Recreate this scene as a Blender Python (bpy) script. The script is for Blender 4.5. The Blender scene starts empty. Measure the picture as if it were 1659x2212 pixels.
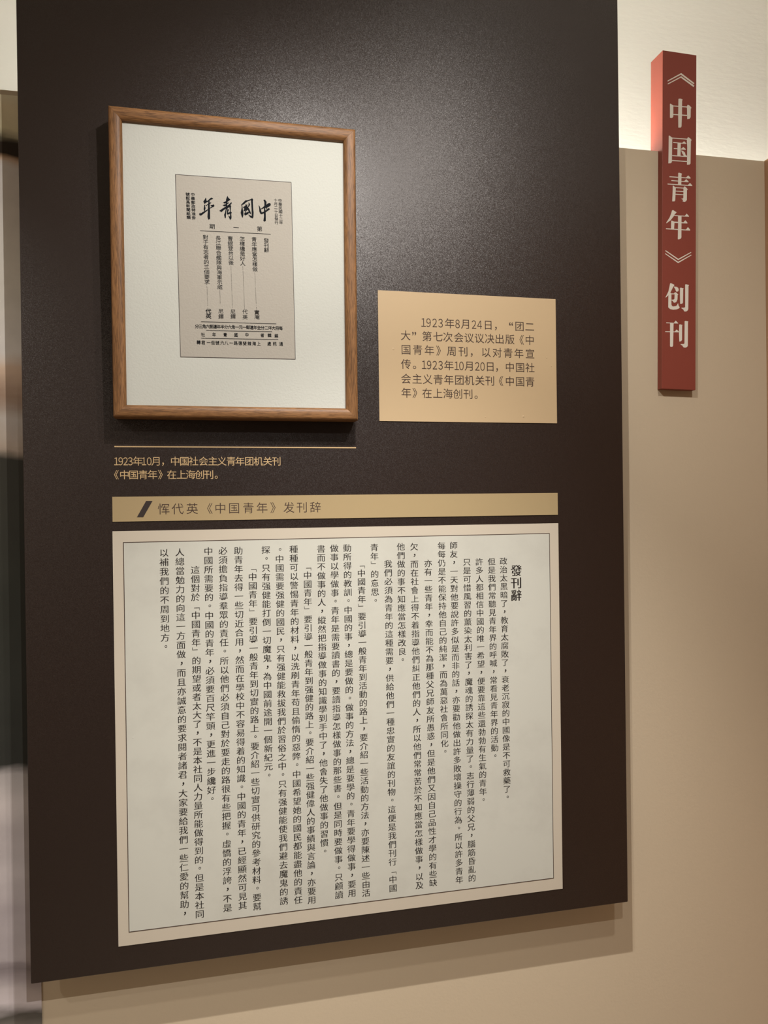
import bpy, bmesh, math, random
from mathutils import Vector, Matrix, Euler
random.seed(4)
S = bpy.context.scene
C = S.collection

# ---------------------------------------------------------------- camera
def make_camera():
    yaw, pitch, roll = math.radians(12.6566), math.radians(-0.25666), math.radians(-0.74255)
    f = Vector((math.sin(yaw), math.cos(yaw), 0)); r = Vector((math.cos(yaw), -math.sin(yaw), 0)); u = Vector((0, 0, 1))
    f2 = f*math.cos(pitch) + u*math.sin(pitch); u2 = u*math.cos(pitch) - f*math.sin(pitch)
    r2 = r*math.cos(roll) + u2*math.sin(roll); u3 = u2*math.cos(roll) - r*math.sin(roll)
    M = Matrix(((r2.x, u3.x, -f2.x, 0), (r2.y, u3.y, -f2.y, 0), (r2.z, u3.z, -f2.z, 1.5), (0, 0, 0, 1)))
    cd = bpy.data.cameras.new('camera'); cd.sensor_fit = 'VERTICAL'; cd.sensor_height = 24
    cd.lens = 1661.05/2212*24; cd.clip_start = 0.02
    o = bpy.data.objects.new('camera', cd); C.objects.link(o); o.matrix_world = M
    S.camera = o
make_camera()

# ---------------------------------------------------------------- world, lights, exposure
w = bpy.data.worlds.new('world'); S.world = w; w.use_nodes = True
w.node_tree.nodes['Background'].inputs[0].default_value = (1.0, 0.76, 0.56, 1)
w.node_tree.nodes['Background'].inputs[1].default_value = 0.48
S.view_settings.view_transform = 'Standard'; S.view_settings.look = 'None'
S.view_settings.exposure = 0.06; S.view_settings.gamma = 1.0; S.view_settings.use_curve_mapping = False

def spot(name, loc, target, power, color, size_deg, radius=0.02, blend=0.6):
    l = bpy.data.lights.new(name, 'SPOT'); l.energy = power; l.color = color
    l.spot_size = math.radians(size_deg); l.spot_blend = blend; l.shadow_soft_size = radius
    o = bpy.data.objects.new(name, l); C.objects.link(o); o.location = loc
    o.rotation_euler = (Vector(target)-Vector(loc)).to_track_quat('-Z', 'Y').to_euler()
    return o
spot('ceiling_or_added_spot', (0.249, -0.14, 2.48), (-0.407, 1.4, -0.827), 79.5, (1.0, 0.93, 0.87), 83.8, 0.008, 1.0)
spot('ceiling_or_added_spot', (0.205, 0.68, 2.43), (0.226, 1.4, 1.211), 34.5, (1.0, 0.93, 0.87), 130, 0.006, 1.0)
spot('ceiling_or_added_spot', (0.776, 0.20, 2.783), (0.472, 1.4, 0.83), 41, (1.0, 0.92, 0.85), 130, 0.03, 1.0)
spot('ceiling_or_added_spot', (0.25, 0.66, 2.50), (0.505, 1.4, -0.842), 122, (1.0, 0.93, 0.87), 69.6, 0.006, 1.0)  # unseen extra spot, added to strengthen the light low on panel and wall

spot('ceiling_or_added_spot', (-1.60, -0.10, 2.70), (-0.80, 1.4, 1.45), 44, (1.0, 0.92, 0.85), 44, 0.02, 1.0)

# ---------------------------------------------------------------- helpers
def nt(name):
    m = bpy.data.materials.new(name); m.use_nodes = True
    return m, m.node_tree.nodes, m.node_tree.links, m.node_tree.nodes['Principled BSDF']
def lin(r, g, b):
    f = lambda c: (c/255/12.92) if c/255 <= 0.04045 else ((c/255+0.055)/1.055)**2.4
    return (f(r), f(g), f(b), 1)
def plain(name, col, rough=0.6, spec=0.3):
    m, N, L, B = nt(name)
    B.inputs['Base Color'].default_value = col; B.inputs['Roughness'].default_value = rough
    B.inputs['Specular IOR Level'].default_value = spec
    return m
def bumpy(name, col, col2, scale, strength, dist, rough=0.8, spec=0.2, stretch=(1, 1, 1), detail=6, mixscale=2.0):
    m, N, L, B = nt(name)
    tc = N.new('ShaderNodeTexCoord'); mp = N.new('ShaderNodeMapping'); mp.inputs['Scale'].default_value = stretch
    L.new(tc.outputs['Object'], mp.inputs[0])
    n1 = N.new('ShaderNodeTexNoise'); n1.inputs['Scale'].default_value = scale; n1.inputs['Detail'].default_value = detail
    n2 = N.new('ShaderNodeTexNoise'); n2.inputs['Scale'].default_value = mixscale; n2.inputs['Detail'].default_value = 3
    L.new(mp.outputs[0], n1.inputs['Vector']); L.new(tc.outputs['Object'], n2.inputs['Vector'])
    mx = N.new('ShaderNodeMix'); mx.data_type = 'RGBA'; mx.inputs[6].default_value = col; mx.inputs[7].default_value = col2
    L.new(n2.outputs[0], mx.inputs[0]); L.new(mx.outputs[2], B.inputs['Base Color'])
    bp = N.new('ShaderNodeBump'); bp.inputs['Strength'].default_value = strength; bp.inputs['Distance'].default_value = dist
    L.new(n1.outputs[0], bp.inputs['Height']); L.new(bp.outputs[0], B.inputs['Normal'])
    B.inputs['Roughness'].default_value = rough; B.inputs['Specular IOR Level'].default_value = spec
    return m

def obj(name, me, mat, parent=None):
    o = bpy.data.objects.new(name, me); C.objects.link(o)
    if mat: me.materials.append(mat)
    if parent: o.parent = parent
    return o
def tag(o, label, cat, group=None):
    o['label'] = label; o['category'] = cat
    if group: o['group'] = group
    return o
def thing(name, label, cat, loc=(0, 0, 0), rot=(0, 0, 0)):
    o = bpy.data.objects.new(name, None); C.objects.link(o); o.location = loc; o.rotation_euler = rot
    o.empty_display_size = 0.05
    return tag(o, label, cat)
def mesh(name, V, F, smooth=False):
    me = bpy.data.meshes.new(name); me.from_pydata([tuple(v) for v in V], [], F); me.update()
    if smooth:
        for p in me.polygons: p.use_smooth = True
    return me
BOXF = [(0, 3, 2, 1), (4, 5, 6, 7), (0, 1, 5, 4), (1, 2, 6, 5), (2, 3, 7, 6), (3, 0, 4, 7)]
def box(name, x0, x1, y0, y1, z0, z1, bevel=0.0, seg=2):
    V = [(x0, y0, z0), (x1, y0, z0), (x1, y1, z0), (x0, y1, z0), (x0, y0, z1), (x1, y0, z1), (x1, y1, z1), (x0, y1, z1)]
    me = mesh(name, V, BOXF)
    if bevel:
        bm = bmesh.new(); bm.from_mesh(me)
        bmesh.ops.bevel(bm, geom=list(bm.edges), offset=bevel, segments=seg, profile=0.5, affect='EDGES')
        bm.to_mesh(me); bm.free()
        for p in me.polygons: p.use_smooth = True
        try: me.set_sharp_from_angle(angle=math.radians(40))
        except Exception: pass
    return me
def struct(name, me, mat):
    o = obj(name, me, mat); o['kind'] = 'structure'; return o

# glyph outlines from Blender's built-in font, cached per character and weight
_G = {}; _K = {}
def _measure(V, F):
    area = 0; cnt = {}
    for f in F:
        n = len(f)
        for i in range(n):
            a, b = f[i], f[(i+1) % n]
            area += (V[a][0]*V[b][1]-V[b][0]*V[a][1])/2
            e = (min(a, b), max(a, b)); cnt[e] = cnt.get(e, 0)+1
    per = sum(math.hypot(V[a][0]-V[b][0], V[a][1]-V[b][1]) for (a, b), c in cnt.items() if c == 1)
    return abs(area), per
def glyph(ch, off):
    """outline at a weight; where the weight change would break a dense character the change is reduced"""
    k = (ch, off)
    if k not in _G:
        if off:
            V0, F0 = glyph(ch, 0.0); a0, p0 = _measure(V0, F0)
            _K[k] = 0.0
            for o_ in (off, off*0.8, off*0.6, off*0.4, off*0.2):
                V, F = raw_glyph(ch, o_); a1, p1 = _measure(V, F)
                if abs((a1-a0)-p0*o_) < 0.42*abs(p0*o_) and p1 < p0*1.15:
                    _K[k] = o_/off; break
            else: V, F = V0, F0
            _G[k] = (V, F)
        else: _G[k] = raw_glyph(ch, off)
    return _G[k]
def raw_glyph(ch, off):
    if True:
        c = bpy.data.curves.new('glyph', 'FONT'); c.body = ch; c.resolution_u = 3; c.offset = off
        o = bpy.data.objects.new('glyph', c); C.objects.link(o)
        me = o.to_mesh()
        V = [(v.co.x, v.co.y) for v in me.vertices]; F = [tuple(p.vertices) for p in me.polygons]
        o.to_mesh_clear(); bpy.data.objects.remove(o); bpy.data.curves.remove(c)
        if not V: V, F = [(0, 0)], []
    return V, F
class Ink:
    """collects glyphs lying in a vertical plane: u to the right, v up, w towards the viewer"""
    def __init__(s): s.V = []; s.F = []
    def poly(s, pts, w=0.0):
        b = len(s.V); s.V += [(u, -w, v) for u, v in pts]
        n = len(pts)
        area = sum(pts[i][0]*pts[(i+1) % n][1]-pts[(i+1) % n][0]*pts[i][1] for i in range(n))
        idx = list(range(b, b+n))
        s.F.append(tuple(idx if area > 0 else idx[::-1]))
    def rect(s, u0, u1, v0, v1, w=0.0): s.poly([(u0, v0), (u1, v0), (u1, v1), (u0, v1)], w)
    def line(s, a, b, t, w=0.0):
        d = Vector((b[0]-a[0], b[1]-a[1])); n = Vector((-d.y, d.x)).normalized()*t/2
        s.poly([(a[0]-n.x, a[1]-n.y), (b[0]-n.x, b[1]-n.y), (b[0]+n.x, b[1]+n.y), (a[0]+n.x, a[1]+n.y)], w)
    def glyph(s, ch, u, v, su, sv, off=0.0, spread=0.0, rot=False, centre='', w=0.0):
        if ch in '纔魔': off, spread = 0.0, 0.002
        V, F = glyph(ch, off)
        if off < 0: spread *= 0.15+0.85*_K.get((ch, off), 1.0)
        cx, cy = 0.5, 0.38
        x0 = min(p[0] for p in V); x1 = max(p[0] for p in V); y0 = min(p[1] for p in V); y1 = max(p[1] for p in V)
        if 'x' in centre: cx = (x0+x1)/2
        if 'y' in centre: cy = (y0+y1)/2
        cop = ((-spread, 0.0), (spread, 0.0)) if spread > 0 else ((spread, spread), (-spread, spread), (spread, -spread), (-spread, -spread)) if spread else ((0.0, 0.0),)
        for j, (dx, dy) in enumerate(cop):
            b = len(s.V)
            for x, y in V:
                x -= cx; y -= cy
                if rot: x, y = y, -x
                s.V.append((u+(x+dx)*su, -w-j*0.00002, v+(y+dy)*sv))
            s.F += [tuple(i+b for i in f) for f in F]
    def build(s, name, mat, parent, label=None):
        me = mesh(name, s.V, s.F)
        o = obj(name, me, mat, parent)
        if label: o['label'] = label
        return o
LED = 25; LED2 = 165; FLAKE = 0.21; BROUGH = 0.41; BSPEC = 0.64
COLS=[('發刊辭',0.57524,0.57461,1.37679,0.02404),
('政治太黑暗了，教育太腐敗了，衰老沉寂的中國像是不可救藥了。',0.54915,0.55074,1.39576,0.016337),
('但是我們常聽見青年界的呼喊，常看見青年界的活動。',0.52481,0.52655,1.39545,0.016315),
('許多人都相信中國的唯一希望，便要靠這些還勃勃有生氣的青年。',0.4998,0.50163,1.39578,0.016348),
('只是可惜風習的薰染太利害了，魔魂的誘探太有力量了。志行薄弱的父兄，腦筋昏亂的',0.47479,0.47739,1.39603,0.01636),
('師友，一天對他要說許多似是而非的話，亦要勸他做出許多敗壞操守的行為。所以許多青年',0.44864,0.45182,1.42834,0.016356),
('每每仍是不能保持他自己的純潔，而為萬惡社會所同化。',0.42483,0.42604,1.42836,0.016316),
('亦有一些青年，幸而能不為那種父兄師友所愚惑，但是他們又因自己品性才學的有些缺',0.39804,0.3999,1.39572,0.016344),
('欠，而在社會上得不着指導他們糾正他們的人，所以他們常常苦於不知應當怎樣做事，以及',0.37113,0.37317,1.42769,0.016365),
('他們做的事不知應當怎樣改良。',0.34547,0.34528,1.42829,0.016363),
('我們必須為青年的這種需要，供給他們一種忠實的友誼的刊物。這便是我們刊行「中國',0.32046,0.32201,1.39678,0.016396),
('青年」的意思。',0.29463,0.29484,1.4282,0.016586),
('「中國青年」要引導一般青年到活動的路上，要介紹一些活動的方法，亦要陳述一些由活',0.26944,0.27063,1.39719,0.016041),
('動所得的教訓。中國的事，總是要做的。做事的方法，總是要學的。青年要學得做事，要用',0.24362,0.24404,1.42838,0.016353),
('做事以學做事。青年是需要讀書的，要讀指導怎樣做事的那些書。但是同時要做事。只顧讀',0.21944,0.21977,1.42844,0.016366),
('書而不做事的人，縱然把指導做事的知識學到手中了，他會失了他做事的習慣。',0.19509,0.19394,1.42792,0.016329),
('「中國青年」要引導一般青年到强健的路上。要介紹一些强健偉人的事績與言論，亦要用',0.16962,0.16946,1.39638,0.016034),
('種種可以警惕青年的材料，以洗刷青年苟且偷惰的惡弊。中國希望她的國民都能盡他的責任',0.14503,0.14478,1.42837,0.016364),
('。中國需要强健的國民，只有强健能救拔我們於習俗之中。只有强健能使我們避去魔鬼的誘',0.11936,0.11893,1.42786,0.016312),
('探。只有强健能打倒一切魔鬼，為中國前途開一個新紀元。',0.09483,0.09435,1.4285,0.01629),
('「中國青年」要引導一般青年到切實的路上。要介紹一些切實可供研究的參考材料。要幫',0.07078,0.07064,1.39685,0.016031),
('助青年去得一些切近合用，然而在學校中不容易得着的知識。中國的青年，已經顯然可見其',0.04631,0.04527,1.42819,0.016298),
('必須擔負指導羣眾的責任。所以他們必須自己對於要走的路很有些把握。虛憍的浮誇，不是',0.01922,0.01873,1.42878,0.016332),
('中國所需要的。中國的青年，必須要百尺竿頭，更進一步纔好。',-0.00596,-0.00629,1.42857,0.016316),
('這個對於「中國青年」的期望或者太大了，不是本社同人力量所能做得到的。但是本社同',-0.02916,-0.02967,1.39606,0.016034),
('人總當勉力的向這一方面做，而且亦誠意的要求閱者諸君，大家要給我們一些仁愛的幫助，',-0.05501,-0.05545,1.42791,0.016332),
('以補我們的不周到地方。',-0.08187,-0.08196,1.42769,0.016527)]
CARD=[(1.85022,'1923年8月24日，“团二',[0.39516,0.40503,0.41702,0.42858,0.4467,0.46234,0.47876,0.49527,0.50663,0.52398,0.53951,0.57079,0.58823,0.60943]),(1.82412,'大”第七次会议议决出版《中',[0.36015,0.37653,0.40171,0.42315,0.44287,0.46434,0.48501,0.50581,0.5265,0.54684,0.56802,0.59226,0.60908]),(1.79769,'国青年》周刊，以对青年宣',[0.36047,0.38302,0.40596,0.42396,0.44997,0.47291,0.48986,0.51901,0.5417,0.56406,0.58633,0.60947]),(1.77044,'传。1923年10月20日，中国社',[0.36012,0.3765,0.39526,0.40514,0.41621,0.42754,0.44403,0.45966,0.46903,0.48502,0.50085,0.51152,0.52699,0.54086,0.56732,0.5884,0.60912]),(1.74314,'会主义青年团机关刊《中国青',[0.35976,0.38117,0.40179,0.42255,0.44367,0.46445,0.48466,0.5057,0.52616,0.54866,0.56697,0.58804,0.60876]),(1.71677,'年》在上海创刊。',[0.35986,0.37648,0.40052,0.42128,0.44146,0.4613,0.48196,0.49778])]
CAPTION=[(1.58814,'1923年10月，中国社会主义青年团机关刊',[-0.15901,-0.15184,-0.14382,-0.13606,-0.12355,-0.11322,-0.10454,-0.09274,-0.08146,-0.06077,-0.04508,-0.02932,-0.01232,0.0039,0.01962,0.03572,0.0513,0.06756,0.08391,0.10033,0.11625]),(1.56442,'《中国青年》在上海创刊。',[-0.15935,-0.1461,-0.13084,-0.11495,-0.09926,-0.08602,-0.06678,-0.05055,-0.03481,-0.01899,-0.00309,0.00939])]
BANNER=[(1.50437,'恽代英《中国青年》发刊辞',[-0.0812,-0.05764,-0.03276,-0.00246,0.01586,0.03987,0.06495,0.08934,0.10881,0.13748,0.16121,0.18574])]
SLASH=[(-0.12629,1.49054),(-0.11569,1.49038),(-0.09989,1.51853),(-0.11054,1.51864)]
PRINT=[(-0.10269,0.15724),(0.09496,0.15962),(0.0988,-0.15142),(-0.09874,-0.15333)]
PCOLS=[('中華民國十二年',0.07504,0.07621,0.12621,0.006418,0.0072,1),('十月二十日發行',0.06734,0.06825,0.12636,0.00652,0.007,1),('中華郵政特准掛',-0.07438,-0.07316,0.12519,0.006563,0.0072,2),('號認爲新聞紙類',-0.08287,-0.08174,0.12509,0.006528,0.0072,2),('發刊辭',0.04999,0.05019,0.05461,0.00831,0.0098,1),('青年應當怎樣做',0.02895,0.0299,0.05545,0.008633,0.0098,1),('怎樣纔是好人',0.00835,0.00884,0.0551,0.00853,0.0098,1),('曹錕登台以後',-0.01204,-0.01124,0.05421,0.008308,0.0098,1),('長江聯合艦隊與海軍示威',-0.0326,-0.03083,0.05385,0.008453,0.0098,1),('對于有志者的三個要求',-0.05403,-0.05243,0.05383,0.008493,0.0098,1),('實庵',0.0321,0.0324,-0.07147,0.00815,0.0098,1),('代英',0.0116,0.01172,-0.07122,0.00927,0.0098,1),('尼鐸',-0.00902,-0.00889,-0.07211,0.00827,0.0098,1),('尼鐸',-0.02965,-0.02953,-0.07204,0.0092,0.0098,1),('代英',-0.05085,-0.05073,-0.07296,0.00837,0.0102,2)]
DOTS=[((0.02932,-0.00141),(0.0315,-0.06601)),((0.0088,0.00764),(0.01094,-0.06692)),((-0.01157,0.00717),(-0.00983,-0.06444)),((-0.03118,-0.0357),(-0.03043,-0.05928)),((-0.05288,-0.02669),(-0.05187,-0.06806))]
RULES=[((-0.06283,0.06436),(0.05804,0.06635)),((-0.06339,-0.09168),(0.06571,-0.09031)),((-0.05503,-0.10655),(0.05828,-0.10432)),((-0.06379,-0.1202),(0.06909,-0.11766))]
PROWS=[[('分',-0.0706,-0.09976),('三',-0.06446,-0.09966),('角',-0.05831,-0.09956),('六',-0.05215,-0.09946),('郵',-0.04598,-0.09936),('連',-0.0398,-0.09926),('年',-0.0336,-0.09916),('半',-0.02739,-0.09905),('分',-0.02116,-0.09895),('六',-0.01493,-0.09885),('角',-0.00868,-0.09875),('一',-0.00242,-0.09865),('元',0.00386,-0.09855),('一',0.01015,-0.09845),('郵',0.01645,-0.09834),('連',0.02276,-0.09824),('年',0.02908,-0.09814),('全',0.03542,-0.09804),('分',0.04177,-0.09793),('二',0.04814,-0.09783),('洋',0.05452,-0.09773),('大',0.06091,-0.09762),('冊',0.06731,-0.09752),('每',0.07373,-0.09741)],[('社',-0.06041,-0.11375),('年',-0.04177,-0.11307),('青',-0.02289,-0.11278),('國',-0.00443,-0.11238),('中',0.01429,-0.11128),('者',0.04113,-0.11112),('輯',0.05369,-0.11094),('編',0.06574,-0.11118)],[('轉',-0.0681,-0.12748),('君',-0.0602,-0.12748),('一',-0.05122,-0.12717),('但',-0.04395,-0.12705),('號',-0.03639,-0.12706),('六',-0.02814,-0.12678),('八',-0.02107,-0.12681),('一',-0.01265,-0.12665),('路',-0.00501,-0.12639),('德',0.00265,-0.1264),('斐',0.01046,-0.12641),('辣',0.01856,-0.12654),('海',0.02668,-0.12626),('上',0.03483,-0.12625),('處',0.05296,-0.12564),('訊',0.06283,-0.1253),('通',0.07382,-0.12534)],[('期',-0.04252,0.07308),('一',-0.00181,0.07374),('第',0.03864,0.07427)]]
CALLI=[[[(-0.05281,0.12172),(-0.05198,0.1205),(-0.0514,0.11624),(-0.04992,0.11635),(-0.04713,0.11914),(-0.04456,0.1217),(-0.04243,0.1225),(-0.03991,0.12065),(-0.04439,0.11848),(-0.04611,0.11707),(-0.04867,0.11516),(-0.05187,0.1132),(-0.05486,0.11062),(-0.05547,0.11208),(-0.05691,0.11476),(-0.05411,0.11883)],[(-0.04824,0.11562),(-0.04622,0.11663),(-0.04615,0.10631),(-0.04573,0.09774),(-0.04579,0.08611),(-0.04825,0.08412),(-0.04929,0.08544),(-0.05019,0.08882),(-0.04992,0.09314),(-0.04944,0.09747),(-0.04908,0.10825)],[(-0.05321,0.10795),(-0.05086,0.10984),(-0.04445,0.11418),(-0.04319,0.11341),(-0.04576,0.1115),(-0.0496,0.10929),(-0.05216,0.10727)],[(-0.05531,0.10887),(-0.0535,0.10964),(-0.05386,0.10661),(-0.05305,0.10366),(-0.05394,0.10038),(-0.05398,0.09758),(-0.05546,0.09748),(-0.05564,0.10004),(-0.05657,0.10148),(-0.05577,0.10561)],[(-0.06417,0.09278),(-0.06245,0.09569),(-0.06173,0.09381),(-0.05843,0.0964),(-0.05418,0.09886),(-0.04927,0.10222),(-0.04606,0.1046),(-0.04264,0.10721),(-0.04515,0.10961),(-0.04197,0.10984),(-0.03983,0.11108),(-0.03826,0.10947),(-0.03861,0.10729),(-0.04138,0.10623),(-0.04587,0.10311),(-0.04972,0.10003),(-0.054,0.09629),(-0.05956,0.09139),(-0.06168,0.09038),(-0.06335,0.09091)]],[[(-0.01579,0.12761),(-0.01475,0.12531),(-0.01413,0.12406),(-0.01074,0.12129),(-0.01355,0.11914),(-0.01614,0.117),(-0.01644,0.1105),(-0.01428,0.11238),(-0.00951,0.11706),(-0.00845,0.11584),(-0.00955,0.11359),(-0.01107,0.11262),(-0.00961,0.10948),(-0.01027,0.10835),(-0.01057,0.10119),(-0.00857,0.09873),(-0.00987,0.09756),(-0.00931,0.09111),(-0.00967,0.08848),(-0.01163,0.08629),(-0.01267,0.08827),(-0.01433,0.09227),(-0.01538,0.09349),(-0.01389,0.09317),(-0.01209,0.09199),(-0.01191,0.09698),(-0.01493,0.09547),(-0.01665,0.09513),(-0.01726,0.09704),(-0.01676,0.10248),(-0.01587,0.10535),(-0.0148,0.10521),(-0.01355,0.10292),(-0.01486,0.1011),(-0.0151,0.09849),(-0.01209,0.10022),(-0.01194,0.10282),(-0.01273,0.10839),(-0.01478,0.10716),(-0.0176,0.1035),(-0.01879,0.09477),(-0.01895,0.09043),(-0.01984,0.08799),(-0.02099,0.08964),(-0.02199,0.09454),(-0.02023,0.09899),(-0.01908,0.10512),(-0.02231,0.10273),(-0.02642,0.09876),(-0.03001,0.10088),(-0.02549,0.10444),(-0.01881,0.10903),(-0.01859,0.10991),(-0.02137,0.10906),(-0.02412,0.11101),(-0.01876,0.11313),(-0.01853,0.11445),(-0.02131,0.11403),(-0.02363,0.11569),(-0.01869,0.11811),(-0.01822,0.1216),(-0.01689,0.12537)],[(-0.01659,0.11545),(-0.01444,0.11626),(-0.01317,0.11538),(-0.01641,0.11331)]],[[(0.00736,0.11315),(0.0077,0.11448),(0.01272,0.11984),(0.01491,0.12217),(0.01794,0.1224),(0.02359,0.12456),(0.02643,0.12651),(0.02824,0.12426),(0.02757,0.12203),(0.02796,0.11009),(0.02872,0.10143),(0.02819,0.09377),(0.02675,0.0915),(0.02233,0.09358),(0.01936,0.09794),(0.02108,0.09741),(0.02517,0.09552),(0.02544,0.09902),(0.02479,0.11639),(0.02444,0.1231),(0.01835,0.12048),(0.01507,0.11784),(0.01223,0.11503),(0.00919,0.11372),(0.00978,0.10877),(0.01118,0.10019),(0.01091,0.09583),(0.00977,0.09162),(0.00849,0.09218),(0.00632,0.09985),(0.00805,0.10865),(0.0081,0.11234)],[(0.01461,0.11586),(0.0159,0.11486),(0.01849,0.11462),(0.01848,0.11375),(0.01696,0.1132),(0.01952,0.11035),(0.02143,0.10744),(0.02457,0.0994),(0.0237,0.0989),(0.02069,0.10086),(0.01902,0.10575),(0.01556,0.10528),(0.01207,0.10264),(0.01122,0.10367),(0.01256,0.10724),(0.01194,0.10893),(0.01022,0.10924),(0.01044,0.10991),(0.0148,0.11305)],[(0.01447,0.10412),(0.01379,0.1019),(0.01223,0.09831),(0.01371,0.09581),(0.01893,0.09835),(0.02069,0.10086),(0.01942,0.10273),(0.01463,0.10043),(0.01553,0.10289),(0.01772,0.10544),(0.01578,0.10551)],[(0.02028,0.11953),(0.02283,0.11581),(0.02193,0.11291),(0.01973,0.11058),(0.01909,0.11119),(0.02,0.11473)]],[[(0.04587,0.12505),(0.04893,0.12594),(0.05021,0.12341),(0.0514,0.12241),(0.05103,0.11889),(0.04896,0.11),(0.04936,0.10719),(0.04973,0.10131),(0.04969,0.08907),(0.04737,0.08738),(0.04542,0.08878),(0.04661,0.09672),(0.04647,0.10327),(0.04677,0.10984),(0.04751,0.11644),(0.04736,0.12189)],[(0.04197,0.10971),(0.04727,0.11468),(0.053,0.11903),(0.05454,0.12002),(0.05783,0.12048),(0.05888,0.11706),(0.05556,0.11397),(0.05204,0.11219),(0.04678,0.11071),(0.04327,0.10893),(0.04109,0.10856)],[(0.03747,0.11549),(0.03919,0.11365),(0.04109,0.10899),(0.04255,0.10321),(0.04649,0.1048),(0.05222,0.10892),(0.05422,0.11147),(0.05619,0.11117),(0.05704,0.10949),(0.05064,0.10466),(0.04668,0.10197),(0.04251,0.09993),(0.04034,0.10065),(0.03865,0.10489),(0.03848,0.10924)],[(0.05096,0.1132),(0.05227,0.11286),(0.05265,0.10852),(0.05111,0.10731)]]]
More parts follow.
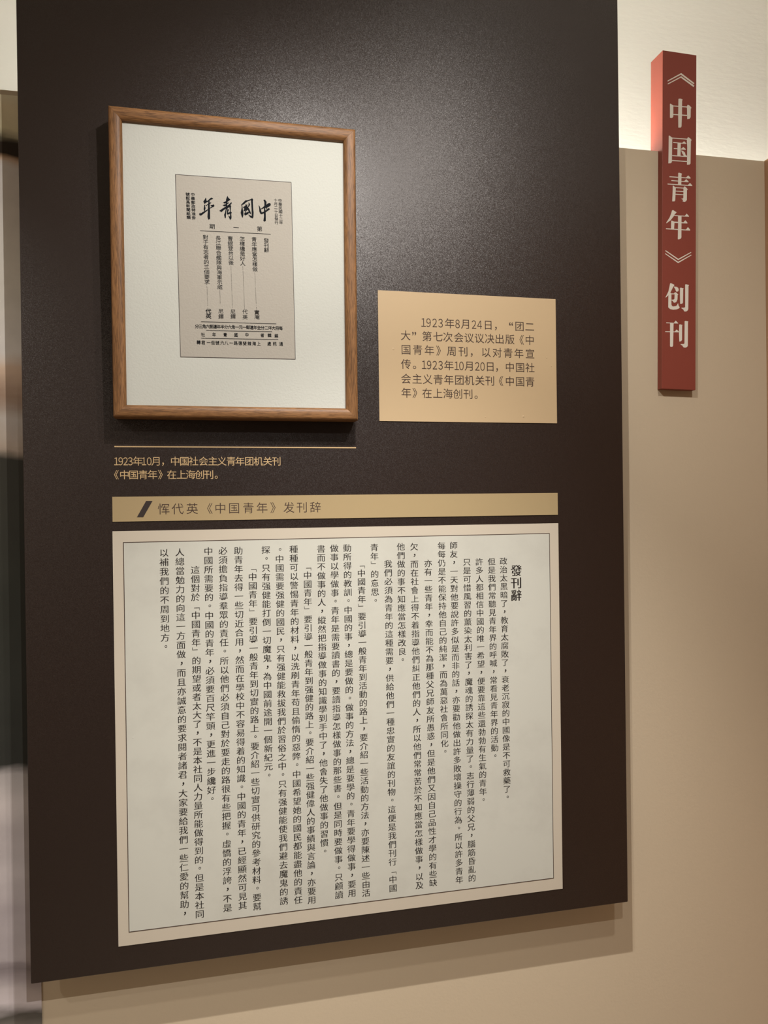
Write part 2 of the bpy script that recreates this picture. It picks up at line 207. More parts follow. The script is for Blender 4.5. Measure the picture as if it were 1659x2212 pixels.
SIGNGLYPHS=[[[(-0.02808,0.64462),(-0.02692,0.64599),(0.00401,0.66506),(0.03531,0.6479),(0.03357,0.64521),(0.00298,0.66142),(-0.0276,0.64333)],[(-0.02806,0.63818),(-0.0269,0.63955),(0.00403,0.65848),(0.03532,0.64252),(0.03324,0.63929),(0.003,0.65527),(-0.02689,0.63741)]],[[(-0.02231,0.59718),(-0.02094,0.59795),(-0.01509,0.59496),(-0.01371,0.5942),(-0.01439,0.59289),(-0.01433,0.57202),(-0.01604,0.56906),(-0.01879,0.56794),(-0.02222,0.56804)],[(-0.0144,0.59473),(0.01773,0.59636),(0.01773,0.59433),(-0.01439,0.59289)],[(-0.01469,0.57701),(0.01813,0.5787),(0.01814,0.57648),(-0.01468,0.57505)],[(-0.00239,0.60968),(-0.00101,0.61077),(0.00314,0.61127),(0.00764,0.60965),(0.00626,0.60702),(0.006,0.57805),(0.00504,0.5533),(0.00332,0.55034),(-0.00254,0.54968),(-0.00297,0.57701)],[(0.01669,0.59562),(0.0198,0.60062),(0.02467,0.59872),(0.02851,0.59485),(0.02677,0.59279),(0.02648,0.57485),(0.0244,0.57152),(0.0185,0.56992),(0.01774,0.59297)]],[[(-0.02485,0.5299),(-0.02348,0.53097),(-0.01729,0.52734),(-0.01591,0.52627),(-0.01672,0.52372),(-0.01747,0.47575),(-0.01987,0.47335),(-0.0257,0.47215),(-0.02512,0.50625)],[(-0.01729,0.52722),(0.01863,0.52866),(0.01864,0.52675),(-0.01728,0.52538)],[(0.0176,0.52744),(0.0207,0.5324),(0.02488,0.5307),(0.02907,0.52713),(0.02733,0.52417),(0.02644,0.47712),(0.02436,0.47475),(0.01811,0.47381),(0.01869,0.51089)],[(-0.01748,0.48017),(0.01809,0.48171),(0.01809,0.47961),(-0.01748,0.4782)],[(-0.01451,0.51813),(0.00688,0.51858),(0.01102,0.52272),(0.01658,0.51869),(0.01624,0.51742),(-0.0145,0.51628)],[(-0.00417,0.51678),(0.00343,0.51728),(0.00296,0.48983),(-0.00464,0.48935)],[(-0.01309,0.5055),(-0.00413,0.50601),(-0.00413,0.50442),(-0.01309,0.50384)],[(0.00346,0.50528),(0.00933,0.51021),(0.01558,0.50625),(0.01454,0.50491),(0.00347,0.50436)],[(-0.01683,0.49043),(-0.00409,0.49095),(0.01043,0.49153),(0.01805,0.49201),(0.01806,0.49004),(-0.01682,0.48852)],[(0.00382,0.50254),(0.00901,0.50186),(0.01352,0.49863),(0.01423,0.495),(0.0184,0.49204),(0.00939,0.49111),(0.01008,0.49272),(0.00765,0.49555)]],[[(-0.00239,0.45421),(-0.00053,0.45531),(0.00639,0.45384),(0.00536,0.45127),(0.00474,0.42996),(-0.00286,0.42955)],[(-0.02287,0.44556),(0.01611,0.44678),(0.02116,0.45159),(0.02723,0.44693),(0.02619,0.44535),(-0.02287,0.44378)],[(-0.01839,0.43802),(0.01163,0.43863),(0.01661,0.44343),(0.02239,0.43874),(0.0217,0.43732),(-0.01838,0.43611)],[(-0.02728,0.4298),(0.02067,0.43148),(0.02552,0.43627),(0.03111,0.43124),(0.03041,0.42994),(-0.02728,0.42802)],[(-0.01526,0.42622),(-0.01388,0.42665),(-0.00871,0.42376),(-0.00815,0.42228),(-0.00931,0.39604),(-0.01137,0.39401),(-0.01653,0.39354),(-0.01568,0.40898)],[(0.00994,0.4246),(0.01167,0.42754),(0.01479,0.42722),(0.02035,0.42219),(0.01828,0.42015),(0.01799,0.39976),(0.01627,0.39713),(0.01329,0.39507),(0.00823,0.39566),(0.00919,0.39895),(0.00413,0.40108),(0.00794,0.40161),(0.00966,0.40331)],[(-0.00905,0.42404),(0.01029,0.42464),(0.01029,0.42297),(-0.00905,0.4222)],[(-0.00903,0.41679),(0.01066,0.41758),(0.01066,0.41573),(-0.00902,0.415)],[(-0.00935,0.41018),(0.01068,0.41068),(0.01068,0.40895),(-0.00935,0.40846)]],[[(-0.01681,0.37429),(-0.01476,0.3757),(-0.00579,0.37157),(-0.0106,0.36654),(-0.01265,0.36268),(-0.02019,0.35343),(-0.02977,0.34648),(-0.03046,0.34735),(-0.02226,0.35939),(-0.01817,0.36957)],[(-0.01128,0.36507),(0.01359,0.36587),(0.01774,0.37085),(0.02331,0.36609),(0.02296,0.36482),(-0.01128,0.36329)],[(-0.00266,0.36446),(0.00563,0.36425),(0.00542,0.31988),(0.00405,0.317),(-0.00044,0.31522),(-0.00299,0.3152),(-0.0024,0.34695)],[(-0.01847,0.35296),(-0.01641,0.35314),(-0.01055,0.35118),(-0.01089,0.34931),(-0.01188,0.33631),(-0.0189,0.33604)],[(-0.01089,0.35158),(0.01017,0.35201),(0.01466,0.35671),(0.01988,0.3519),(0.01919,0.35018),(-0.01089,0.34888)],[(-0.03077,0.3361),(0.01611,0.33709),(0.02095,0.34273),(0.02653,0.33733),(0.02584,0.33573),(-0.03076,0.33402)]],[[(-0.03267,0.2885),(-0.03097,0.28986),(-0.00169,0.27419),(0.02806,0.2908),(0.02911,0.28952),(-0.00189,0.27141)],[(-0.033,0.28235),(-0.03163,0.28343),(-0.00188,0.26802),(0.02843,0.28508),(0.02983,0.28401),(-0.00201,0.26512)]],[[(-0.02086,0.22124),(-0.0189,0.22207),(-0.01024,0.21879),(-0.01298,0.21545),(-0.01963,0.20308),(-0.02471,0.19644),(-0.03017,0.19118),(-0.03135,0.19146),(-0.02473,0.20415),(-0.02202,0.21485)],[(-0.01259,0.21547),(-0.0059,0.21521),(-0.00195,0.21337),(-0.00036,0.20995),(-0.00114,0.20638),(-0.00429,0.20477),(-0.00705,0.20565),(-0.00864,0.21011)],[(-0.02472,0.19994),(-0.02041,0.20232),(-0.01765,0.2004),(-0.01758,0.17723),(-0.016,0.17417),(-0.01285,0.17345),(-0.00656,0.17474),(-0.00459,0.17662),(-0.00201,0.18135),(-0.00065,0.17616),(0.00197,0.17245),(0.00055,0.17025),(-0.00496,0.16781),(-0.01362,0.16659),(-0.02069,0.16757),(-0.02502,0.17082)],[(-0.01844,0.20035),(-0.01136,0.2008),(-0.01136,0.19904),(-0.01843,0.19859)],[(-0.01176,0.20007),(-0.0094,0.20374),(-0.00586,0.20291),(-0.00151,0.19932),(-0.00308,0.19782),(-0.00345,0.18865),(-0.0058,0.18358),(-0.00973,0.18137),(-0.01288,0.18209),(-0.01407,0.18447),(-0.01761,0.18601),(-0.01722,0.18744),(-0.0129,0.18771),(-0.01054,0.18961),(-0.01018,0.19877)],[(0.0024,0.21295),(0.00437,0.21413),(0.0111,0.21282),(0.00992,0.21063),(0.00961,0.18277),(0.00764,0.18054),(0.00289,0.17989),(0.00246,0.19254)],[(0.01464,0.22116),(0.01622,0.22197),(0.02376,0.22106),(0.02258,0.21851),(0.02233,0.1705),(0.02075,0.16688),(0.01679,0.16453),(0.01243,0.16462),(0.01044,0.16838),(0.00569,0.17091),(0.00608,0.17199),(0.01241,0.17237),(0.01478,0.17393)]],[[(-0.02962,0.13914),(-0.01157,0.13931),(-0.00741,0.14411),(-0.00172,0.13951),(-0.00171,0.13831),(-0.02962,0.13746)],[(-0.0206,0.13775),(-0.01235,0.13786),(-0.01339,0.09109),(-0.01495,0.0889),(-0.01967,0.08867),(-0.02061,0.09038)],[(-0.03191,0.12044),(-0.00915,0.12117),(-0.00546,0.12559),(0.00031,0.12168),(0.00032,0.11978),(-0.03191,0.1189)],[(0.00082,0.13613),(0.00303,0.13696),(0.00857,0.13586),(0.00778,0.1337),(0.00764,0.1041),(0.00551,0.10153),(0.00117,0.1006),(0.00049,0.115)],[(0.01369,0.1439),(0.01567,0.14485),(0.02241,0.14403),(0.02163,0.14152),(0.02138,0.09281),(0.01941,0.08989),(0.01505,0.08826),(0.01109,0.08877),(0.0087,0.09218),(0.00434,0.09443),(0.00474,0.0955),(0.01106,0.09582),(0.01344,0.09735)]]]

# ---------------------------------------------------------------- setting
WY = 1.458                      # front of the beige partition wall
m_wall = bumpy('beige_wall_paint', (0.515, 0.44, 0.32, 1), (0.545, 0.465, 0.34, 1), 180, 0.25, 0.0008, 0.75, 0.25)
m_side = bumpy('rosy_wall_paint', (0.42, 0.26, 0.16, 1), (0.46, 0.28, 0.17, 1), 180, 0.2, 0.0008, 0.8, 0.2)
m_plaster = bumpy('white_plaster', (0.82, 0.82, 0.78, 1), (0.86, 0.86, 0.82, 1), 60, 0.20, 0.003, 0.9, 0.1, stretch=(0.5, 1, 1.6), detail=8, mixscale=1.2)
m_floor = bumpy('stone_floor', (0.30, 0.24, 0.18, 1), (0.36, 0.29, 0.22, 1), 3, 0.05, 0.001, 0.35, 0.4)
# partition: top edge climbs very slightly to the right
def ztop(x): return 2.2403 + 0.0050*(x+0.33)
V = []
for y in (WY, WY+0.10):
    V += [(-2.4, y, 0), (1.189, y, 0), (1.189, y, ztop(1.189)), (-2.4, y, ztop(-2.4))]
struct('wall_front', mesh('wall_front', V, [(0, 1, 2, 3), (7, 6, 5, 4), (3, 2, 6, 7), (0, 4, 5, 1), (1, 5, 6, 2), (4, 0, 3, 7)]), m_wall)
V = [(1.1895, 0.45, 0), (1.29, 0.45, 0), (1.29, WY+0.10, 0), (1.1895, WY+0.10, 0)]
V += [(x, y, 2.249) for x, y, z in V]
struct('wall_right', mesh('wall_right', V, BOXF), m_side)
struct('wall_back', box('wall_back', -3.2, 3.8, 2.05, 2.15, 0, 3.35), m_plaster)
struct('ceiling', box('ceiling', -3.2, 3.8, -2.6, 2.15, 3.35, 3.45), m_plaster)
m_added_wall = plain('dark_added_wall_paint', (0.035, 0.024, 0.018, 1), 0.8, 0.2)
struct('wall_rear_added', box('wall_rear_added', -1.5, 2.3, -2.7, -2.6, 0, 3.35), m_added_wall)  # unseen wall added behind the camera to darken the board's reflections
struct('floor', box('floor', -3.2, 3.8, -2.6, 2.15, -0.1, 0), m_floor)

# LED strip lying on top of the partition, behind its front edge, washing the back wall
m_alu = plain('aluminium', (0.6, 0.6, 0.6, 1), 0.4)
m_led, N, L, B = nt('led_glow')
B.inputs['Emission Color'].default_value = (1.0, 0.95, 0.83, 1); B.inputs['Emission Strength'].default_value = LED2
m_led2 = m_led.copy(); m_led2.node_tree.nodes['Principled BSDF'].inputs['Emission Strength'].default_value = LED
top = thing('strip_light', 'warm white light strip lying on top of the beige partition, out of sight', 'light', (-0.35, 1.535, 2.2500))
top.rotation_euler = (0, -0.0050, 0)
obj('housing', box('housing', -0.05, 1.48, -0.015, 0.015, -0.0085, -0.0008), m_alu, top)
obj('led_strip', box('led_strip', -0.05, 1.48, -0.006, 0.006, -0.0008, 0.0025), m_led, top)
cove = thing('strip_light', 'warm white light strip mounted on the white back wall, hidden behind the partition', 'light', (1.25, 2.0, 2.32))
obj('housing', box('housing', -1.3, 1.3, -0.05, 0.0496, -0.03, 0.0), m_alu, cove)
obj('led_strip', box('led_strip', -1.3, 1.3, -0.02, 0.02, 0.0, 0.006), m_led2, cove)

# ---------------------------------------------------------------- mural on the left of the wall
m_mural, N, L, B = nt('mural_print')
tc = N.new('ShaderNodeTexCoord'); sp = N.new('ShaderNodeSeparateXYZ'); L.new(tc.outputs['Object'], sp.inputs[0])
no = N.new('ShaderNodeTexNoise'); no.inputs['Scale'].default_value = 9; no.inputs['Detail'].default_value = 4
mp = N.new('ShaderNodeMapping'); mp.inputs['Scale'].default_value = (0.7, 1, 2.2)
L.new(tc.outputs['Object'], mp.inputs[0]); L.new(mp.outputs[0], no.inputs['Vector'])
def math_node(op, a, b):
    n = N.new('ShaderNodeMath'); n.operation = op
    for i, v in enumerate((a, b)):
        if hasattr(v, 'links') or hasattr(v, 'is_linked'): L.new(v, n.inputs[i])
        else: n.inputs[i].default_value = v
    return n.outputs[0]
ns = math_node('MULTIPLY', math_node('SUBTRACT', no.outputs[0], 0.5), 0.055)
zz = math_node('ADD', sp.outputs[2], ns)
sl = math_node('MULTIPLY', sp.outputs[0], 0.10)
zz = math_node('ADD', zz, sl)
t = math_node('DIVIDE', math_node('SUBTRACT', zz, 0.50-0.031), 1.80)
cr = N.new('ShaderNodeValToRGB'); L.new(t, cr.inputs[0])
stops = [(0.50, (92, 86, 78)), (0.600, (98, 92, 84)), (0.612, (70, 66, 58)), (0.632, (172, 162, 158)), (0.652, (165, 155, 150)), (0.662, (150, 140, 136)),
         (0.700, (110, 100, 98)), (0.712, (150, 140, 136)), (0.80, (140, 130, 126)), (0.86, (158, 148, 142)), (0.93, (150, 140, 134)), (0.99, (160, 150, 142)), (1.035, (140, 132, 125)), (1.055, (40, 40, 35)),
         (1.35, (40, 40, 33)), (1.585, (42, 40, 32)), (1.605, (150, 134, 116)), (1.66, (165, 155, 142)), (1.70, (135, 112, 92)), (1.75, (185, 160, 135)),
         (1.78, (205, 195, 180)), (1.90, (208, 195, 176)), (2.10, (222, 210, 190)), (2.113, (180, 148, 116)), (2.122, (38, 28, 20)), (2.150, (42, 32, 24)),
         (2.163, (222, 190, 155)), (2.20, (216, 186, 153)), (2.24, (228, 198, 165))]
els = cr.color_ramp.elements
while len(els) < len(stops): els.new(0.5)
for e, (z, c) in zip(els, stops):
    e.position = (z-0.50)/1.80; g = lin(*c); e.color = (min(0.8, g[0]*1.40), min(0.78, g[1]*1.48), min(0.76, g[2]*1.62), 1)
hv = N.new('ShaderNodeTexNoise'); hv.inputs['Scale'].default_value = 14; hv.inputs['Detail'].default_value = 3
L.new(tc.outputs['Object'], hv.inputs['Vector'])
mx = N.new('ShaderNodeMix'); mx.data_type = 'RGBA'; mx.blend_type = 'MULTIPLY'
rm = N.new('ShaderNodeMapRange'); rm.inputs[3].default_value = 0.72; rm.inputs[4].default_value = 1.18
L.new(hv.outputs[0], rm.inputs[0])
cb = N.new('ShaderNodeCombineColor')
for i in range(3): L.new(rm.outputs[0], cb.inputs[i])
mx.inputs[0].default_value = 1.0
L.new(cr.outputs[0], mx.inputs[6]); L.new(cb.outputs[0], mx.inputs[7]); L.new(mx.outputs[2], B.inputs['Base Color'])
B.inputs['Roughness'].default_value = 0.55; B.inputs['Specular IOR Level'].default_value = 0.25
mural = tag(obj('mural_photograph', box('mural_photograph', -2.0, -0.304, WY-0.003, WY-0.0003, 0.25, 2.2305), m_mural),
            'blurred brown and grey photo mural on the wall at the far left edge', 'mural')

# ---------------------------------------------------------------- dark display board
m_board, N, L, B = nt('brown_metallic_paint')
tc = N.new('ShaderNodeTexCoord')
vo = N.new('ShaderNodeTexVoronoi'); vo.inputs['Scale'].default_value = 1150
L.new(tc.outputs['Object'], vo.inputs['Vector'])
ge = N.new('ShaderNodeNewGeometry')
def vm(op, a, b):
    n = N.new('ShaderNodeVectorMath'); n.operation = op
    for i, v in enumerate((a, b)):
        if isinstance(v, tuple): n.inputs[i].default_value = v
        elif isinstance(v, float): n.inputs['Scale'].default_value = v
        elif v is not None: L.new(v, n.inputs[i])
    return n.outputs[0]
d = vm('SUBTRACT', vo.outputs['Color'], (0.5, 0.5, 0.5))
d = vm('SCALE', d, FLAKE)
nn = vm('NORMALIZE', vm('ADD', ge.outputs['Normal'], d), None)
L.new(nn, B.inputs['Normal'])
B.inputs['Base Color'].default_value = (0.0150, 0.0082, 0.0062, 1); B.inputs['Roughness'].default_value = BROUGH
B.inputs['Specular IOR Level'].default_value = BSPEC
m_gold = plain('gold_print', (0.50, 0.36, 0.19, 1), 0.55)
m_steel = plain('steel', (0.3, 0.3, 0.3, 1), 0.4)
BX0, BX1, BZ0, BZ1, BY = -0.3092, 0.8072, 0.7023, 2.90, 1.40
board = thing('display_board', 'tall dark brown sparkling display board standing off the beige wall, with gold caption lettering', 'board', (0.249, BY, BZ0))
def loc(x, z): return x-0.249, z-BZ0
obj('panel', box('panel', BX0-0.249, BX1-0.249, 0, 0.018, 0, BZ1-BZ0, 0.002, 3), m_board, board)
for x in (-0.15, 0.25, 0.65):
    for z in (0.9, 1.5, 2.1):
        bm = bmesh.new()
        bmesh.ops.create_cone(bm, cap_ends=True, segments=20, radius1=0.012, radius2=0.012, depth=0.0392,
                              matrix=Matrix.Translation((x-0.249, 0.038, z-BZ0)) @ Matrix.Rotation(math.pi/2, 4, 'X'))
        me = bpy.data.meshes.new('standoff'); bm.to_mesh(me); bm.free()
        obj('standoff', me, m_steel, board)
NARROW = '0123456789'
def set_row(ink, row, su, sv, off, origin):
    z, text, xs = row
    for ch, x in zip(text, xs):
        u, v = origin(x, z)
        if ch in NARROW: ink.glyph(chr(ord(ch)+0xFEE0), u, v-0.0004, su*0.82, sv*1.08, off, centre='xy')
        elif ch in '“”': ink.glyph(ch, u, v-0.0010, su*1.05, sv*1.30, off+0.008, centre='x')
        elif ch in '，。“”《》': ink.glyph(ch, u, v, su, sv, off, centre='x')
        else: ink.glyph(ch, u, v, su, sv, off)
for row in CAPTION:
    k = Ink(); set_row(k, row, 0.0174, 0.0170, 0.0, loc); k.V = [(x, y-0.0003, z) for x, y, z in k.V]
    k.build('caption_row', m_gold, board, 'small gold lettering')
a = Ink(); a.rect(-0.1621-0.249, 0.2629-0.249, 1.6132-0.0010-BZ0, 1.6132+0.0010-BZ0, 0.0003)
a.build('rule_line', m_gold, board, 'thin gold line')

# ---------------------------------------------------------------- yellow caption card
SY = BY-0.0014
m_card = bumpy('pale_gold_vinyl', (0.475, 0.36, 0.215, 1), (0.49, 0.375, 0.225, 1), 500, 0.06, 0.0004, 0.5, 0.35)
m_brown_ink = plain('brown_ink', (0.050, 0.030, 0.022, 1), 0.6)
card = thing('caption_card', 'pale gold rectangular text card to the right of the framed print', 'sign', (0.486, SY, 1.6630))
cl = lambda x, z: (x-0.486, z-1.6630)
obj('sheet', box('sheet', 0.3077-0.486, 0.6645-0.486, 0, 0.0012, 0, 0.2434), m_card, card)
CARD[0:1] = [(CARD[0][0], CARD[0][1][:11], CARD[0][2][:11]), (CARD[0][0], CARD[0][1][11:], CARD[0][2][11:])]
for row in CARD:
    k = Ink(); set_row(k, row, 0.0203, 0.0200, 0.0, cl); k.V = [(x, y-0.0002, z) for x, y, z in k.V]
    k.build('text_row', m_brown_ink, card)
def bubbles(parent, mat, pts):
    for x, z, r in pts:
        bm = bmesh.new(); bmesh.ops.create_uvsphere(bm, u_segments=14, v_segments=8, radius=1)
        bmesh.ops.delete(bm, geom=[v for v in bm.verts if v.co.y > 0.01], context='VERTS'); bmesh.ops.scale(bm, vec=(r, r*0.16, r), verts=bm.verts); bmesh.ops.translate(bm, vec=(x, 0.0, z), verts=bm.verts)
        me = bpy.data.meshes.new('bubble'); bm.to_mesh(me); bm.free()
        for p in me.polygons: p.use_smooth = True
        obj('air_bubble', me, mat, parent)
bubbles(card, m_card, [(-0.150, 0.135, 0.0022), (0.108, 0.012, 0.0024), (0.158, 0.128, 0.0018), (0.168, 0.112, 0.0018), (0.03, 0.010, 0.0015)])

# ---------------------------------------------------------------- heading strip
m_strip = bumpy('dull_gold_vinyl', (0.330, 0.255, 0.137, 1), (0.345, 0.268, 0.146, 1), 500, 0.06, 0.0004, 0.5, 0.35)
m_dark = plain('dark_brown_print', (0.034, 0.026, 0.024, 1), 0.5)
strip = thing('heading_strip', 'long narrow gold heading strip above the large white text panel', 'sign', (0.249, SY, 1.4833))
sl_ = lambda x, z: (x-0.249, z-1.4833)
obj('sheet', box('sheet', -0.1666-0.249, 0.6640-0.249, 0, 0.0012, 0, 0.0430), m_strip, strip)
k = Ink(); set_row(k, BANNER[0], 0.0212, 0.0208, -0.004, sl_); k.V = [(x, y-0.0002, z) for x, y, z in k.V]
k.build('heading_row', m_brown_ink, strip)
k = Ink(); k.poly([sl_(*p) for p in SLASH], 0.0003)
k.build('slash_mark', m_dark, strip, 'slanted dark brown bar')

# ---------------------------------------------------------------- large white text panel
m_pborder = bumpy('cream_vinyl', (0.465, 0.425, 0.350, 1), (0.485, 0.445, 0.365, 1), 400, 0.05, 0.0004, 0.5, 0.35)
m_paper, N, L, B = nt('grey_white_vinyl')
tc = N.new('ShaderNodeTexCoord')
n1 = N.new('ShaderNodeTexNoise'); n1.inputs['Scale'].default_value = 7; n1.inputs['Detail'].default_value = 8; n1.inputs['Roughness'].default_value = 0.65
L.new(tc.outputs['Object'], n1.inputs['Vector'])
cr = N.new('ShaderNodeValToRGB'); L.new(n1.outputs[0], cr.inputs[0])
cr.color_ramp.elements[0].position = 0.30; cr.color_ramp.elements[0].color = (0.430, 0.435, 0.390, 1)
cr.color_ramp.elements[1].position = 0.52; cr.color_ramp.elements[1].color = (0.475, 0.485, 0.435, 1)
L.new(cr.outputs[0], B.inputs['Base Color']); B.inputs['Roughness'].default_value = 0.45; B.inputs['Specular IOR Level'].default_value = 0.35
m_black = plain('black_ink', (0.014, 0.011, 0.010, 1), 0.5)
PX, PZ = 0.249, 0.7474
pan = thing('text_panel', 'large white text panel with a cream margin, filled with vertical columns of small black characters', 'sign', (PX, SY, PZ))
pl = lambda x, z: (x-PX, z-PZ)
obj('sheet', box('sheet', -0.1671-PX, 0.6646-PX, 0, 0.0012, 0, 0.7194), m_pborder, pan)
k = Ink(); k.rect(-0.1492-PX, 0.6454-PX, 0.7707-PZ, 1.4471-PZ, 0.0003); k.build('text_field', m_paper, pan, 'greyish white printed field')
k = Ink()
x0, x1, z0, z1, tt = -0.1492-PX, 0.6454-PX, 0.7707-PZ, 1.4471-PZ, 0.0006
k.rect(x0-tt, x1+tt, z1-tt, z1+tt, 0.0005); k.rect(x0-tt, x1+tt, z0-tt, z0+tt, 0.0005)
k.rect(x0-tt, x0+tt, z0+tt, z1-tt, 0.0005); k.rect(x1-tt, x1+tt, z0+tt, z1-tt, 0.0005)
k.build('border_line', m_brown_ink, pan, 'thin dark frame line')
def put(k, ch, u, v, su, sv, off, spread, w):
    if ch in '「」': k.glyph(ch, u, v, sv, su, off, 0.0, rot=True, w=w)
    elif ch == '，': k.glyph(ch, u+0.0006, v, su*1.05, sv*1.05, 0.012, 0.0, centre='xy', w=w)
    elif ch == '。': k.glyph(ch, u+0.0012, v+0.001, su*0.86, sv*0.92, 0.0, 0.0, centre='xy', w=w)
    else: k.glyph(ch, u, v, su, sv, off, spread, w=w)
for i, (text, xa, xb, za, pit) in enumerate(COLS):
    k = Ink(); n = len(text)
    big = i == 0
    for j, ch in enumerate(text):
        u, v = pl(xa+(xb-xa)*j/max(1, n-1), za-pit*j)
        if big: put(k, ch, u, v, 0.0235, 0.0232, -0.004, 0.022, 0.0006)
        else: put(k, ch, u, v, 0.0163, 0.0151, -0.011, 0.016, 0.0006)
    k.build('text_column', m_black, pan, 'bold heading column' if big else None)
bubbles(pan, m_paper, [(-0.387, 0.360, 0.0028), (-0.345, 0.330, 0.0018), (-0.385, 0.083, 0.0024), (-0.36, 0.57, 0.0015), (0.05, 0.30, 0.0014), (0.12, 0.24, 0.0014), (-0.02, 0.09, 0.0018)])

# ---------------------------------------------------------------- framed print
TILT = 0.02
FCX, FCY, FCZ = 0.0507, 1.355, 1.9187
fr = thing('picture_frame', 'brown wooden frame holding an aged magazine cover printed on textured white paper', 'picture', (FCX, FCY, FCZ), (TILT, 0, 0))
m_wood, N, L, B = nt('walnut_wood')
tc = N.new('ShaderNodeTexCoord'); mp = N.new('ShaderNodeMapping'); mp.inputs['Scale'].default_value = (0.05, 1, 1)
oi = N.new('ShaderNodeObjectInfo'); L.new(tc.outputs['Object'], mp.inputs[0])
cv = N.new('ShaderNodeCombineXYZ'); L.new(oi.outputs['Random'], cv.inputs[0]); L.new(cv.outputs[0], mp.inputs['Location'])
n1 = N.new('ShaderNodeTexNoise'); n1.inputs['Scale'].default_value = 1100; n1.inputs['Detail'].default_value = 5; n1.inputs['Roughness'].default_value = 0.6
n2 = N.new('ShaderNodeTexNoise'); n2.inputs['Scale'].default_value = 120; n2.inputs['Detail'].default_value = 3
L.new(mp.outputs[0], n1.inputs['Vector']); L.new(mp.outputs[0], n2.inputs['Vector'])
cr = N.new('ShaderNodeValToRGB'); L.new(n1.outputs[0], cr.inputs[0])
cr.color_ramp.elements[0].position = 0.38; cr.color_ramp.elements[0].color = (0.115, 0.057, 0.023, 1)
cr.color_ramp.elements[1].position = 0.55; cr.color_ramp.elements[1].color = (0.250, 0.130, 0.054, 1)
cr2 = N.new('ShaderNodeValToRGB'); L.new(n2.outputs[0], cr2.inputs[0])
cr2.color_ramp.elements[0].position = 0.35; cr2.color_ramp.elements[0].color = (0.72, 0.68, 0.62, 1)
cr2.color_ramp.elements[1].position = 0.65; cr2.color_ramp.elements[1].color = (1.08, 1.05, 1.0, 1)
mx = N.new('ShaderNodeMix'); mx.data_type = 'RGBA'; mx.blend_type = 'MULTIPLY'; mx.inputs[0].default_value = 1
L.new(cr.outputs[0], mx.inputs[6]); L.new(cr2.outputs[0], mx.inputs[7]); L.new(mx.outputs[2], B.inputs['Base Color'])
bp = N.new('ShaderNodeBump'); bp.inputs['Strength'].default_value = 0.25; bp.inputs['Distance'].default_value = 0.0005
L.new(n1.outputs[0], bp.inputs['Height']); L.new(bp.outputs[0], B.inputs['Normal'])
B.inputs['Roughness'].default_value = 0.46; B.inputs['Specular IOR Level'].default_value = 0.28
HW, HH, RW = 0.2096, 0.2590, 0.0214
# moulding profile: (distance from outer edge, distance behind the front plane)
PROF = [(0.0, 0.038), (0.0, 0.0040), (0.0006, 0.0018), (0.0022, 0.0004), (0.0050, 0.0), (0.0130, 0.0006), (0.0175, 0.0022), (0.0200, 0.0045), (RW, 0.0075), (RW, 0.0140), (RW-0.003, 0.0140), (RW-0.003, 0.038)]
def rail(half, name_len):
    V = []; F = []; n = len(PROF)
    for sgn in (-1, 1):
        for a_, b_ in PROF:
            V.append((sgn*(half-a_), b_, a_))
    for i in range(n):
        j = (i+1) % n
        F.append((i, j, n+j, n+i))
    F.append(tuple(range(n))[::-1]); F.append(tuple(range(n, 2*n)))
    me = mesh('frame_rail', V, F, True)
    bm = bmesh.new(); bm.from_mesh(me); bmesh.ops.recalc_face_normals(bm, faces=bm.faces); bm.to_mesh(me); bm.free()
    try: me.set_sharp_from_angle(angle=math.radians(35))
    except Exception: pass
    return me
for half, dist, ang in ((HW, HH, 0), (HH, HW, math.pi/2), (HW, HH, math.pi), (HH, HW, -math.pi/2)):
    o = obj('frame_rail', rail(half-0.00008, 0), m_wood, fr)
    o.matrix_local = Matrix.Rotation(ang, 4, 'Y') @ Matrix.Translation((0, 0, -dist))
m_mat, N, L, B = nt('embossed_white_paper')
tc = N.new('ShaderNodeTexCoord')
n1 = N.new('ShaderNodeTexNoise'); n1.inputs['Scale'].default_value = 320; n1.inputs['Detail'].default_value = 3
L.new(tc.outputs['Object'], n1.inputs['Vector'])
bp = N.new('ShaderNodeBump'); bp.inputs['Strength'].default_value = 0.45; bp.inputs['Distance'].default_value = 0.0010
L.new(n1.outputs[0], bp.inputs['Height']); L.new(bp.outputs[0], B.inputs['Normal'])
B.inputs['Base Color'].default_value = (0.51, 0.535, 0.495, 1); B.inputs['Roughness'].default_value = 0.8; B.inputs['Specular IOR Level'].default_value = 0.2
m_print = m_mat.copy(); m_print.name = 'aged_paper_print'; m_print.node_tree.nodes['Principled BSDF'].inputs['Base Color'].default_value = (0.385, 0.37, 0.325, 1)
PY = 0.011
obj('paper', box('paper', -(HW-RW)-0.002, (HW-RW)+0.002, PY, PY+0.003, -(HH-RW)-0.002, (HH-RW)+0.002), m_mat, fr)
m_back = plain('backing_card', (0.2, 0.13, 0.08, 1), 0.9)
obj('backing', box('backing', -0.185, 0.185, 0.030, 0.036, -0.234, 0.234), m_back, fr)
for zz_ in (0.20, -0.20):
    dd = 0.045 + zz_*TILT
    obj('hanging_cleat', box('hanging_cleat', -0.06, 0.06, 0.036, dd-0.0006, zz_-0.012, zz_+0.012), m_back, fr)
def fink(): return Ink()
def fbuild(k, name, mat, label=None, lift=0.0002):
    k.V = [(x, y+PY-lift, z) for x, y, z in k.V]
    return k.build(name, mat, fr, label)
q = PRINT
k = fink(); k.poly([q[3], q[2], q[1], q[0]]); fbuild(k, 'cover_print', m_print, 'aged beige cover print', 0.0003)
k = fink()
for i in range(4): k.line(q[i], q[(i+1) % 4], 0.0008)
m_line = plain('grey_brown_line', (0.035, 0.025, 0.025, 1), 0.6)
fbuild(k, 'border_line', m_line, 'thin dark border line', 0.0005)
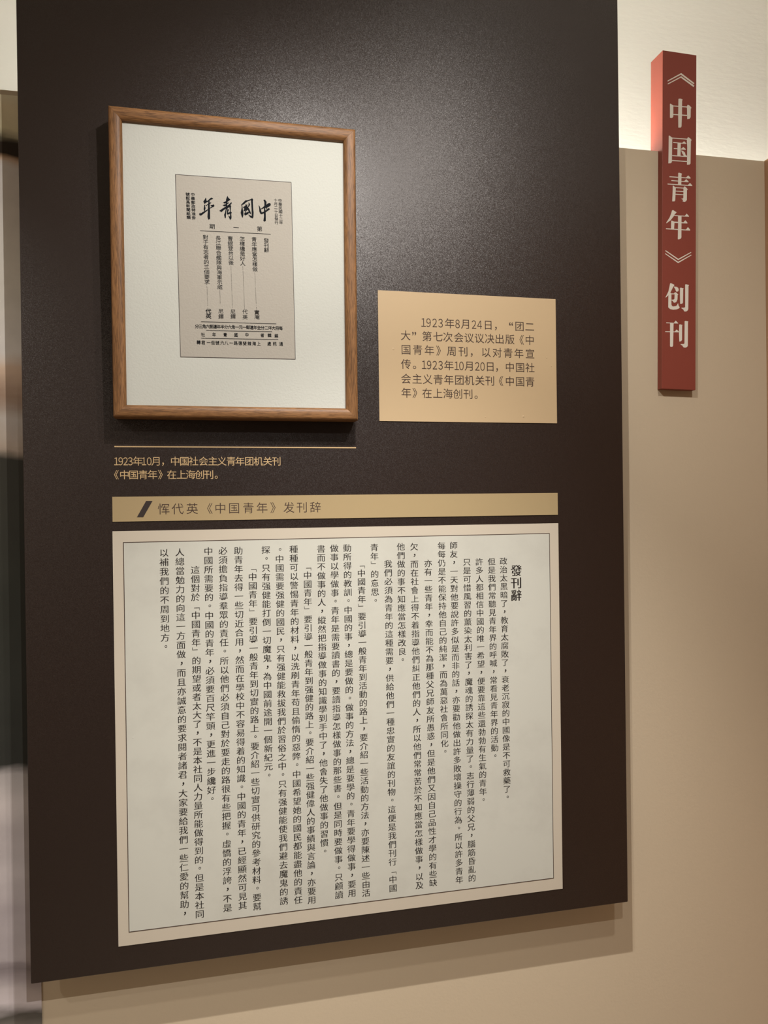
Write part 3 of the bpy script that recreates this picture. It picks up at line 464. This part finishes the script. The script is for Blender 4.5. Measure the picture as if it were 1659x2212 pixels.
m_ink = plain('blue_black_ink', (0.007, 0.009, 0.012, 1), 0.8, 0.08)
for polys in CALLI:
    k = fink()
    for j, pg in enumerate(polys): k.poly(pg, 0.00001*j)
    fbuild(k, 'brush_character', m_ink, None, 0.0006)
for text, xa, xb, za, pit, em, wgt in PCOLS:
    k = fink(); n = len(text)
    for j, ch in enumerate(text):
        k.glyph(ch, xa+(xb-xa)*j/max(1, n-1), za-pit*j, em*0.97, em*0.88, 0.0, 0.005 if wgt == 1 else -0.013)
    fbuild(k, 'text_column', m_ink, None, 0.0006)
for a_, b_ in DOTS:
    k = fink(); Ld = math.hypot(b_[0]-a_[0], b_[1]-a_[1]); n = int(Ld/0.00155)
    for j in range(n+1):
        if random.random() < 0.06: continue
        t_ = j/n; u, v = a_[0]+(b_[0]-a_[0])*t_+random.uniform(-1, 1)*0.0001, a_[1]+(b_[1]-a_[1])*t_
        r_ = random.uniform(0.00028, 0.00048)
        k.poly([(u+r_*math.cos(q_*math.pi/3), v+r_*math.sin(q_*math.pi/3)) for q_ in range(6)])
    o = fbuild(k, 'dotted_leader', m_ink, None, 0.0006); o['kind'] = 'stuff'
for a_, b_ in RULES:
    k = fink(); k.line(a_, b_, 0.0008); fbuild(k, 'rule_line', m_ink, None, 0.0006)
for r_i, r_ in enumerate(PROWS):
    em = 0.0100 if r_i == 3 else 0.0078
    runs = [r_] if r_i == 0 else [[c] for c in r_] if r_i in (1, 3) else [r_[:-3]] + [[c] for c in r_[-3:]]
    for run in runs:
        k = fink()
        for ch, u, v in run: k.glyph(ch, u, v, em*(1.0 if r_i == 3 else 0.88), em*0.95, 0.0, 0.006 if r_i == 3 else -0.012)
        fbuild(k, 'text_row' if len(run) > 1 else 'character', m_ink, None, 0.0006)

# ---------------------------------------------------------------- red vertical sign
m_red = bumpy('red_paint', (0.225, 0.051, 0.034, 1), (0.24, 0.054, 0.036, 1), 700, 0.12, 0.0004, 0.5, 0.3)
m_sgn = bumpy('pale_grey_letter', (0.70, 0.68, 0.60, 1), (0.73, 0.71, 0.63, 1), 500, 0.1, 0.0003, 0.6, 0.3)
sign = thing('red_sign', 'narrow vertical red sign with pale characters on the wall right of the dark board', 'sign', (0.962, 1.442, 1.7425), (0, math.radians(0.9), 0))
W0, W1 = -0.0395, 0.0402
D1, D2, ZN, ZT = WY-1.442-0.0002, 0.0445, 0.503, 0.7075
prof = [(0, 0), (D1, 0), (D1, ZN), (D2, ZN), (D2, ZT), (0, ZT)]          # the upper part hooks over the partition
V = [(W0, y, z) for y, z in prof]+[(W1, y, z) for y, z in prof]
F = [tuple(range(6)), tuple(range(11, 5, -1))]+[((i+1) % 6, i, i+6, (i+1) % 6+6) for i in range(6)]
me = mesh('sign_body', V, F)
bm = bmesh.new(); bm.from_mesh(me); bmesh.ops.recalc_face_normals(bm, faces=bm.faces)
bmesh.ops.bevel(bm, geom=list(bm.edges), offset=0.0007, segments=2, profile=0.5, affect='EDGES'); bm.to_mesh(me); bm.free()
obj('sign_body', me, m_red, sign)
for gi, polys in enumerate(SIGNGLYPHS):
    k = Ink()
    for j, pg in enumerate(polys): k.poly(pg, 0.00012+0.00001*j)
    k.build('bracket_mark' if gi in (0, 5) else 'sign_character', m_sgn, sign)
